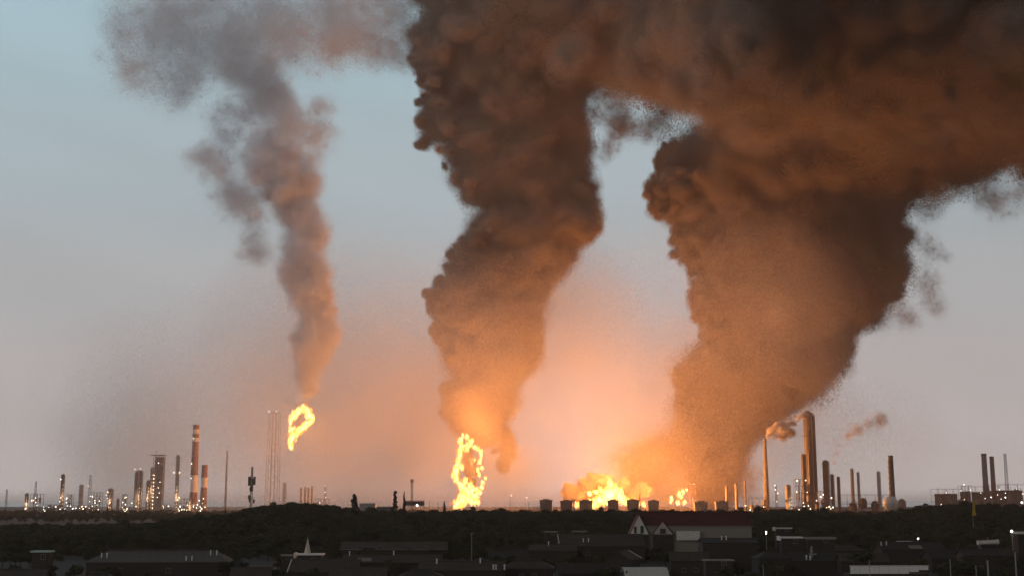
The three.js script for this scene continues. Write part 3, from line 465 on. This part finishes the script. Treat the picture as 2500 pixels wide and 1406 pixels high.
{
  const g = chimney(2181, 1113, DR - 250, 12, 15, [[.88, M.concrete], [1, M.darkSteel]], 'dark topped stack standing behind the pale round tank', { rings: [.6, .88] });
  const p = pxm(DR - 250), h = topY(1113, DR - 250); for (let k = 0; k < 6; k++) part(g, 'bracket', box(1.6, 1.2, 1.6, -6.6 * p, h * (.45 + k * .09), 1), M.darkSteel);
  const D = 1600, q = base('round_tank', 2176, D, 0), pp = pxm(D), cy = topY(1230, D), r = 18 * pp;
  part(q, 'shell', new THREE.SphereGeometry(r, 28, 18).scale(1, 1.02, 1).translate(0, cy, 0), M.tank); for (let k = 0; k < 8; k++) { const a = k / 8 * 6.283; part(q, 'leg', bar([Math.cos(a) * r * .9, 0, Math.sin(a) * r * .9], [Math.cos(a) * r * .92, cy, Math.sin(a) * r * .92], .35, 6), M.pale); } part(q, 'catwalk', new THREE.TorusGeometry(r * 1.02, .3, 6, 28).rotateX(Math.PI / 2).translate(0, cy, 0), M.steel); part(q, 'top_platform', cyl(2, 2, .8, 12).translate(0, cy + r, 0), M.steel);
  tag(q, 'pale round pressure tank low in front of the dark topped stack', 'tank');
}
// far plant at the right edge
const DF = 2700;
chimney(2411, 1108, DF, 12, 14, [[1, M.steel]], 'left of the twin hazy stacks near the right edge', { rings: [.97] });
chimney(2430, 1115, DF, 10, 12, [[1, M.steel]], 'right of the twin hazy stacks near the right edge', { rings: [.97] });
mast(2463, 1108, DF, 4, 7, 'hazy lattice flare mast right of the twin stacks', { n: 14, t: .4 });
for (const [u, v, w, l, lm] of [[2312, 1194, 56, 'long flat roofed hazy plant hall', []], [2360, 1186, 26, 'stepped hazy plant frame left of twin stacks', [[-.5, 1.05, 1, coolLamp], [.6, .8, .9, coolLamp]]], [2405, 1188, 60, 'hazy pipe rack at the feet of the twin stacks', [[.2, .5, 1.3, coolLamp], [-.6, .7, .8, coolLamp]]], [2465, 1183, 70, 'hazy plant frame at the right edge', [[-.6, .45, 1.6, coolLamp], [.2, .8, .9], [.6, .6, .9]]]]) frame(u, v, DF, w, 3, l, { m: M.steel, lamps: lm.concat(stdLamps(3, .8)), drums: 4, extra: (g, h, ww, d) => part(g, 'hall', box(ww * .9, h * .75, d * .3, 0, h * .375, 0), M.concrete) });
poleLamp(2492, 1226, 1150, 'bright white lamp pole at the right edge above the rise', coolLamp, 1.1);

// ---------- town in the foreground ----------
// parts are laid out round the base of a house: x to the right, z towards the viewer
function roofSlabs(w, d, yE, rise, t = .25, over = .5) {  // two pitched slabs, ridge along x
  const run = d / 2 + over, a = Math.atan2(rise, d / 2), len = run / Math.cos(a), out = [];
  for (const s of [1, -1]) { const g = new THREE.BoxGeometry(w + over * 2, t, len); g.translate(0, t / 2, s * len / 2); g.rotateX(s * a); g.translate(0, yE + rise, 0); out.push(g); }
  return out;
}
function gable(w, d, h, rise) { const s = new THREE.Shape([[-d / 2, 0], [d / 2, 0], [d / 2, h], [0, h + rise], [-d / 2, h]].map((p) => new THREE.Vector2(...p))); return new THREE.ExtrudeGeometry(s, { depth: w, bevelEnabled: false }).rotateY(Math.PI / 2).translate(-w / 2, 0, 0); }
function windowPart(g, x, y, z, w, h, turn = 0) {
  const f = part(g, 'window', mrg([box(w + .24, .12, .14, 0, h / 2 + .06, 0), box(w + .24, .12, .14, 0, -h / 2 - .06, 0), box(.12, h, .14, -w / 2 - .06, 0, 0), box(.12, h, .14, w / 2 + .06, 0, 0), box(.08, h, .1, 0, 0, 0)]), M.plaster); f.position.set(x, y, z); f.rotation.y = turn;
  part(f, 'pane', box(w, h, .04, 0, 0, -.03), M.glass); return f;
}
function hipRoof(w, d, yE, rise) {                        // closed hip roof with sloping ends
  const a = w / 2 + .5, b = d / 2 + .5, r = w / 2 - d * .45, P = [[-a, yE, b], [a, yE, b], [a, yE, -b], [-a, yE, -b], [-r, yE + rise, 0], [r, yE + rise, 0]], F = [[0, 1, 5], [0, 5, 4], [1, 2, 5], [2, 3, 4], [2, 4, 5], [3, 0, 4], [0, 2, 1], [0, 3, 2]], pos = [], uv = [];
  for (const f of F) for (const k of f) { pos.push(...P[k]); uv.push(P[k][0] / 3, (P[k][1] + Math.abs(P[k][2])) / 3); }
  const g = new THREE.BufferGeometry(); g.setAttribute('position', new THREE.Float32BufferAttribute(pos, 3)); g.setAttribute('uv', new THREE.Float32BufferAttribute(uv, 2)); g.computeVertexNormals(); return g;
}
// vents: [x, z] along the front slope
function house(u, v, D, w, d, rise, o) {                  // v: photo row of the ridge
  const g = base(o.name ?? 'house', u, D, 0), top = topY(v, D), h = top - rise; g.rotation.y = o.turn ?? 0;
  const rl = o.hip ? w - d * .9 : w + 1;
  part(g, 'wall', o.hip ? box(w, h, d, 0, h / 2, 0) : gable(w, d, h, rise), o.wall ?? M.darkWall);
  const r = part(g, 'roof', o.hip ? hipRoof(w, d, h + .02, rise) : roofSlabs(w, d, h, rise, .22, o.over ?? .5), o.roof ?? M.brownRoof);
  part(r, 'ridge_cap', cyl(.2, .2, rl, 8).translate(0, -rl / 2, 0).rotateZ(Math.PI / 2).translate(0, top + .28, 0), o.cap ?? M.brownRoof);
  for (const s of o.verge ?? []) part(r, 'verge_board', (() => { const a = Math.atan2(rise, d / 2), L = (d / 2 + .5) / Math.cos(a); return box(.35, .3, L, 0, .3, L / 2).rotateX(a).translate(s * (w / 2 + .52), top, 0); })(), M.whiteWall, 'pale board along the sloping roof edge');
  if (o.eave) part(r, 'gutter', box(w + 1, .25, .3, 0, h - .25, d / 2 + .62), M.plaster);
  for (const [x, k] of o.vents ?? []) { const z = d / 2 * k, y = top - rise * k; part(r, 'vent_pipe', [cyl(.2, .2, 1.5, 8).translate(x, y, z), cyl(.3, .3, .25, 8).translate(x, y + 1.45, z)], M.paint, 'white vent pipe on the roof slope'); }
  for (const [x, k, sw, sl] of o.skylights ?? []) { const a = Math.atan2(rise, d / 2); part(r, 'skylight', new THREE.BoxGeometry(sw, .2, sl).rotateX(a).translate(x, top - rise * k + .42, d / 2 * k), o.skyMat ?? M.whiteWall, 'pale skylight sheet set in the roof'); }
  for (const [x, y, ww, hh] of o.windows ?? []) windowPart(g, x, y, d / 2 + .06, ww, hh);
  for (const x of o.chimneys ?? []) part(r, 'chimney_stack', [box(.9, 2, .9, x, top + .3, -.8), box(1.15, .25, 1.15, x, top + 1.4, -.8)], M.plaster);
  return tag(g, o.label, 'house', o.group);
}
function hut(u, v, D, wpx, hpx, o) {                      // flat-roofed rooftop hut: box under a projecting slab
  const g = base('rooftop_hut', u, D, 0), p = pxm(D), top = topY(v, D), w = wpx * p, t = o.t ?? .45, d = o.d ?? 4; g.rotation.y = o.turn ?? 0;
  part(g, 'wall', box(w * .9, top - t, d, 0, (top - t) / 2, 0), o.wall ?? M.darkWall); part(g, 'roof_slab', box(w, t, d + 1.2, 0, top - t / 2, .2), o.slab ?? M.paint, o.slabLabel);
  if (o.fin) part(g, 'end_fin', box(.5, o.fin, d + 1.3, -w / 2 - .26, top - o.fin / 2 + .25, .2), o.slab ?? M.paint);
  windowPart(g, w * .15, top - hpx * p * .5, d / 2 + .06, Math.min(1.4, w * .3), Math.max(.7, hpx * p * .4));
  return tag(g, o.label, 'hut', o.group);
}
const px = (n, D) => n * pxm(D);
house(400, 1344, 430, px(330, 430), 13, 3.6, { hip: true, roof: M.greyRoof, turn: .03, label: 'broad grey hip roofed house low on the left with white vent pipes', vents: [[-19.2, .62], [-17.4, .62], [17, .42], [19.1, .42], [11.5, .9], [9.6, .92]], windows: [[-12, 3, 1.4, 1.4], [4, 3, 1.4, 1.4]] });
hut(110, 1344, 430, 46, 28, { slab: M.teal, t: .55, label: 'small dark hut under a pale green canopy slab near the left edge', d: 4 });
house(327, 1332, 640, px(44, 640), 6, 1.4, { roof: M.plaster, label: 'little pale roof peeping from the trees left of the hill', windows: [[0, 3, 1, 1]] });
house(800, 1368, 400, px(160, 400), 11, 3.2, { roof: M.brownRoof, turn: -.05, verge: [-1], label: 'brown roofed house with a pale sloping verge beneath the white spire', windows: [[-4, 3, 1.3, 1.3], [3, 3, 1.3, 1.3]] });
{
  const D = 420, g = base('spire_pavilion', 760, D, 0), p = pxm(D), top = topY(1351, D), w = 66 * p; part(g, 'wall', box(w * .86, top - .5, 4, 0, (top - .5) / 2, 0), M.darkWall); part(g, 'roof_slab', box(w, .5, 5, 0, top - .25, 0), M.paint); part(g, 'end_fin', box(.45, 1.7, 5.1, -w / 2 - .23, top - .6, 0), M.paint);
  const sp = part(g, 'spire', new THREE.CylinderGeometry(.12, 1.35, 35 * p, 4, 1).rotateY(Math.PI / 4).translate(-7 * p, top + 17.5 * p, 0), wornMat(.7, .62, .5)); part(sp, 'finial', cyl(.06, .1, .8, 6).translate(-7 * p, top + 35 * p, 0), M.pole); windowPart(g, 1.5, top - 2, 2.06, 1.2, 1.2);
  tag(g, 'flat roofed pavilion carrying a slim white pyramid spire', 'pavilion');
}
hut(705, 1354, 425, 28, 14, { slab: M.plaster, t: .4, label: 'dim low hut slab just left of the spire pavilion', d: 3 });
house(965, 1324, 560, px(250, 560), 10, 2.6, { roof: M.brownRoof, turn: .04, eave: true, label: 'long dark terrace roof right of the spire, mid distance', windows: [[-15, 5, 1.2, 1.2], [-6, 5, 1.2, 1.2], [5, 5, 1.2, 1.2], [14, 5, 1.2, 1.2]] });
house(960, 1356, 440, px(230, 440), 9, 2.2, { roof: M.brownRoof, turn: .03, label: 'long brown roof with a pale skylight in the lower middle', skylights: [[-9.5, .75, 5, 2.2]], skyMat: M.plaster, vents: [[0.4, .05], [-14.9, .1]] });
house(1130, 1372, 390, px(200, 390), 9, 2.2, { roof: M.brownRoof, label: 'dark brown roof with two lone vent pipes at bottom centre', vents: [[-7.9, .3], [5.5, .22], [9.6, 1], [10.4, 1], [13, 1]] });
{ const g = base('bare_pole', 1152, 470, 0); part(g, 'pole', cyl(.1, .16, topY(1300, 470), 8), M.pole); part(g, 'crossarm', box(1.4, .12, .12, 0, topY(1303, 470), 0), M.pole); tag(g, 'thin faint pole rising below the tall flame', 'pole'); }
hut(1345, 1297, 600, 32, 12, { slab: M.plaster, t: .5, label: 'left of two small huts with dim slabs below the cooling cells', d: 4 });
hut(1415, 1296, 600, 36, 12, { slab: M.plaster, t: .55, label: 'right of two small huts with dim slabs below the cooling cells', d: 4 });
house(1465, 1306, 530, px(200, 530), 14, 4.2, { roof: M.brownRoof, turn: .06, verge: [-1], label: 'wide brown roof with pale left verge before the white gables', vents: [[-7.8, .7], [-5.6, .68]], windows: [[-6, 4, 1.3, 1.3], [5, 4, 1.3, 1.3]] });
house(1350, 1330, 500, px(110, 500), 8, 2, { roof: M.brownRoof, turn: -.08, label: 'low brown annex roof left of the wide pale verged roof', vents: [[-1.8, .2]] });
house(1520, 1347, 450, px(80, 450), 9, 2.4, { roof: M.brownRoof, turn: 1.2, label: 'small cross roof with a valley below the white gables', verge: [1] });
// the villa with the white gables
{
  const D = 560, p = pxm(D), g = house(1690, 1252, D, px(270, D), 13, 5.4, { name: 'villa', roof: M.redRoof, cap: M.redRoof, wall: M.plaster, eave: true, turn: .02, label: 'large dark red roofed villa with two white front gables', windows: [[9, 5, 1.4, 1.8], [14, 5, 1.4, 1.8], [2, 4.5, 1.4, 1.6], [19, 5, 1.2, 1.6]], chimneys: [6] });
  const tri = (w, h, d) => { const s = new THREE.Shape([[-w / 2, 0], [w / 2, 0], [0, h]].map((q) => new THREE.Vector2(...q))); return s; };
  const y0 = topY(1303, D), add = (u, vTop, wpx, wins, m, label) => {
    const w = wpx * p, h = topY(vTop, D) - y0, s = tri(w, h); for (const [x, y, ww, hh] of wins) { const q = new THREE.Path([[x - ww / 2, y], [x + ww / 2, y], [x + ww / 2, y + hh], [x - ww / 2, y + hh]].map((k) => new THREE.Vector2(...k))); s.holes.push(q); }
    const x0 = (u - 1690) * p, go = part(g, 'front_gable', new THREE.ExtrudeGeometry(s, { depth: .3, bevelEnabled: false }).translate(x0, y0, 7.4), m, label);
    for (const [x, y, ww, hh] of wins) part(go, 'pane', box(ww, hh, .06, x0 + x, y0 + y + hh / 2, 7.45), M.glass);
    const a = Math.atan2(h, w / 2), L = Math.hypot(w / 2, h) + .4; for (const k of [-1, 1]) part(go, 'gable_roof', box(L, .25, 7, 0, .14, 0).translate(-L / 2 + .0, 0, 0).rotateZ(a * 1).scale(-k * -1, 1, 1).translate(x0, y0 + h + .1, 4.1), M.redRoof);
    part(g, 'gable_wall', box(w, y0, .5, x0, y0 / 2, 7.35), M.darkWall);
  };
  add(1557, 1257, 44, [[-1.75, .35, 1.2, 3.0], [1.2, .35, 1.5, 3.3]], M.whiteWall, 'white pointed gable with two dark windows');
  add(1613, 1273, 48, [[0, .2, 2.6, 2.2]], wornMat(.42, .36, .33), 'lower greyish gable with one dark opening');
  part(g, 'balcony_wall', box(55 * p, 21 * p, 1.2, (1672 - 1690) * p, topY(1306, D), 8.4), M.whiteWall, 'pale blank balcony wall right of the gables');
}
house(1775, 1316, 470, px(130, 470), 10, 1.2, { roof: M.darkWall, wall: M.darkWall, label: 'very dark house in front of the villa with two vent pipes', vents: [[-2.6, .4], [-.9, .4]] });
hut(1750, 1366, 400, 72, 16, { slab: M.plaster, t: .3, label: 'dark flat roof with a thin pale edge at lower right centre', d: 5 });
hut(1910, 1288, 560, 40, 12, { slab: M.whiteWall, t: .5, fin: 1.6, label: 'small hut with pale slab right of the villa roof', d: 3 });
hut(1928, 1310, 500, 54, 22, { slab: M.paint, t: .6, fin: 1.7, label: 'hut with the brightest white slab right of the villa', d: 4, turn: .03 });
hut(2000, 1311, 500, 70, 18, { slab: M.plaster, t: .9, label: 'wide hut with a dull grey slab beside the brightest one', d: 4 });
house(1985, 1352, 440, px(120, 440), 10, 2.2, { roof: M.darkWall, turn: -.1, label: 'dark roof with twin vents and a cowl below the grey slab', vents: [[-3.4, .9], [-2.2, .95]] });
{ const D = 437, g = base('roof_cowl', 1978, D, topY(1360, D) - .6), h = topY(1333, D) - g.position.y; part(g, 'stem', cyl(.35, .5, h, 10), M.plaster); part(g, 'hood', mrg([box(2.6, .5, .8, .4, h * .35, 0), cyl(.1, .6, h * .4, 10).translate(0, h * .6, 0)]), M.plaster); tag(g, 'dim roof cowl with a sideways hood on the dark roof', 'cowl'); }
{ const D = 515, g = base('lamp_pole', 1869, D, 0), h = topY(1303, D); part(g, 'pole', cyl(.1, .16, h, 8), M.pole); part(g, 'lantern', cyl(.28, .2, 1.2, 8).translate(0, h - .2, 0), coolLamp); tag(g, 'short lit lantern pole at the right end of the villa', 'lamp pole'); }
// pale vaulted roof at the bottom edge
{ const D = 345, g = base('vaulted_shed', 1572, D, 0), p = pxm(D), top = topY(1383, D), w = 106 * p, d = 8, s = new THREE.Shape(); s.moveTo(-d / 2, 0); s.lineTo(-d / 2, top - 1.4); s.quadraticCurveTo(0, top + 1.2, d / 2, top - 2.2); s.lineTo(d / 2, 0);
  part(g, 'wall', box(w * .98, top - 2.6, d * .96, 0, (top - 2.6) / 2, 0), M.darkWall);
  const c = new THREE.QuadraticBezierCurve3(new THREE.Vector3(0, top - 1.6, -d / 2), new THREE.Vector3(0, top + 1.5, -.5), new THREE.Vector3(0, top - 2.6, d / 2)), pts = c.getPoints(10), segs = [];
  for (let i = 0; i < 10; i++) { const A = pts[i], B = pts[i + 1], L = A.distanceTo(B) + .03; segs.push(box(w, .16, L).rotateX(Math.atan2(A.y - B.y, B.z - A.z)).translate(0, (A.y + B.y) / 2, (A.z + B.z) / 2)); }
  part(g, 'roof', segs, M.whiteWall, 'pale curved sheet roof'); part(g, 'end_wall', box(.3, 1.8, d * .7, -w / 2 + .6, top - 1.9, 0), M.darkWall); g.rotation.y = .06; tag(g, 'pale curved roof shed cut by the bottom edge', 'shed'); }
// roof terrace with the long white parapet
{ const D = 355, g = base('roof_terrace', 2165, D, 0), p = pxm(D), top = topY(1381, D), w = 190 * p; g.rotation.y = .05; part(g, 'wall', box(w, top - 2.2, 6, 0, (top - 2.2) / 2, -3.2), M.darkWall);
  for (let i = 0; i < 8; i++) part(g, 'parapet_panel', box(w / 8 - .12, 2.1 - (i > 5 ? .5 * (i - 5) : 0), .25, (i - 3.5) * w / 8, top - 1.15 + (i > 5 ? .25 * (i - 5) : 0), 0), M.paint); part(g, 'coping', box(w * 1.01, .2, .5, 0, top, 0), M.white);
  tag(g, 'roof terrace with a long white panelled parapet at lower right', 'roof terrace'); }
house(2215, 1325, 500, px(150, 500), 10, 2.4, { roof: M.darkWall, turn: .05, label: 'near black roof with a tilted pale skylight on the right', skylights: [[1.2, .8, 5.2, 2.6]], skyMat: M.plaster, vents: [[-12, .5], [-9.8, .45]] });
hut(2205, 1321, 520, 32, 8, { slab: M.whiteWall, t: .35, label: 'tiny hut with a thin pale slab left of the lone roof lamp', d: 3 });
{ const D = 505, g = base('lamp_pole', 2238, D, 0), h = topY(1315, D); part(g, 'pole', cyl(.1, .16, h, 8), M.pole); lamp(g, 0, h, .2, .42, coolLamp); tag(g, 'lone bright roof lamp above the tilted skylight', 'lamp pole'); }
{ const D = 430, g = base('solar_water_heater', 2408, D, 0), p = pxm(D), y = topY(1324, D), w = 48 * p; for (const x of [-.42, .42]) for (const z of [-.8, .8]) part(g, 'leg', box(.14, y, .14, x * w, y / 2 - .4, z), M.pole); part(g, 'tank', cyl(.75, .75, w, 18).translate(0, -w / 2, 0).rotateZ(Math.PI / 2 + .05).translate(0, y, 0), M.tank); for (const s of [-1, 1]) part(g, 'end_cap', cyl(.85, .85, .35, 18).translate(0, -.17, 0).rotateZ(Math.PI / 2 + .05).translate(s * w / 2, y + s * w / 2 * .05, 0), M.tank); part(g, 'tube_panel', box(w * .85, .12, 2.6).rotateX(.7).translate(0, y - 1.4, 1.3), M.glass); part(g, 'vent', cyl(.12, .12, 1, 6).translate(0, y + .7, 0), M.pole); tag(g, 'horizontal roof water tank on thin legs near the right edge', 'water heater'); }
house(2400, 1343, 425, px(120, 425), 9, 1.6, { roof: M.darkWall, turn: -.08, label: 'dark roof carrying the horizontal water tank', windows: [[-3, 4, 1.2, 1.2]] });
hut(2500, 1298, 430, 56, 60, { slab: M.whiteWall, t: .7, label: 'tall dark stair hut with pale slab at the right edge', d: 5 });
{ const D = 424, g = base('lamp_bracket', 2468, D, 0), h = topY(1297, D); part(g, 'post', bar([0, 0, 0], [0, h, 0], .12, 7), M.pole); part(g, 'brace', mrg([bar([0, h * .86, 0], [1.4, h, 0], .07), bar([0, h * .7, 0], [-.5, h * .95, 0], .06)]), M.pole); lamp(g, -.2, h, .3, .5, coolLamp); tag(g, 'bright lamp on a braced post beside the tall stair hut', 'lamp pole'); }
for (const [u, v, w, l] of [[2313, 1366, .14, 'thin yellowish post nearest the white parapet'], [2375, 1382, .14, 'short pale post between two taller posts'], [2404, 1370, .26, 'thickest yellowish post at the bottom right'], [2472, 1350, .22, 'tall post below the braced lamp'], [2117, 1369, .1, 'thin pole in front of the white parapet'], [1859, 1380, .1, 'thin dark pole at the bottom edge right of the curved roof']]) { const D = 335, g = base('yard_post', u, D, 0), h = topY(v, D); part(g, 'post', cyl(w * .8, w, h, 8), M.pole); part(g, 'cap', cyl(w * 1.2, w * 1.2, .15, 8).translate(0, h, 0), M.pole); tag(g, l, 'post', 'posts at the lower right'); }
{ const D = 700, g = base('yellow_flag', 2374, D), p = pxm(D), h = topY(1222, D) - g.position.y; part(g, 'pole', bar([0, 0, 0], [.5, h, 0], .12, 7), M.pole);
  const f = new THREE.PlaneGeometry(2.4, 34 * p, 8, 8), a = f.attributes.position; for (let i = 0; i < a.count; i++) { const x = a.getX(i), y = a.getY(i); a.setXYZ(i, x * (.45 + .5 * (.5 - y / (34 * p))) + .15 * Math.sin(y * .9), y, .35 * Math.sin(x * 4 + y * .5)); } f.computeVertexNormals(); part(g, 'cloth', f.translate(1.1, h - 18 * p, 0), new THREE.MeshStandardMaterial({ color: col(.5, .38, .04), roughness: .9, side: THREE.DoubleSide })); tag(g, 'limp yellow flag on a leaning pole above the right trees', 'flag'); }
// plain dark houses filling the rows behind
{
  let k = 0;
  for (const [u, v, D, w, t] of [[60, 1392, 360, 120, .1], [250, 1400, 355, 110, -.06], [620, 1388, 365, 90, .08], [560, 1372, 430, 60, -.1], [1290, 1368, 400, 120, -.05], [1420, 1378, 385, 120, .08], [1680, 1350, 430, 90, -.1], [1880, 1345, 440, 80, .1], [2100, 1352, 430, 110, -.05], [2300, 1345, 460, 90, .1], [2060, 1330, 520, 80, .05], [1240, 1345, 470, 90, .1], [880, 1388, 360, 130, -.04], [1030, 1392, 350, 120, .05]])
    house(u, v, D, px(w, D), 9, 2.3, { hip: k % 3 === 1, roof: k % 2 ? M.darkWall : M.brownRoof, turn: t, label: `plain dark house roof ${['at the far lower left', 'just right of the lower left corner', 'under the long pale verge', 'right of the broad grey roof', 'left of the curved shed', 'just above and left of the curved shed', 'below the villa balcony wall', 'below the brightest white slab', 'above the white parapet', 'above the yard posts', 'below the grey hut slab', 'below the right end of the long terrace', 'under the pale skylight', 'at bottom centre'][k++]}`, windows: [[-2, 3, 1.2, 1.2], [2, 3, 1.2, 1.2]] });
}
renderer.render(scene, camera);
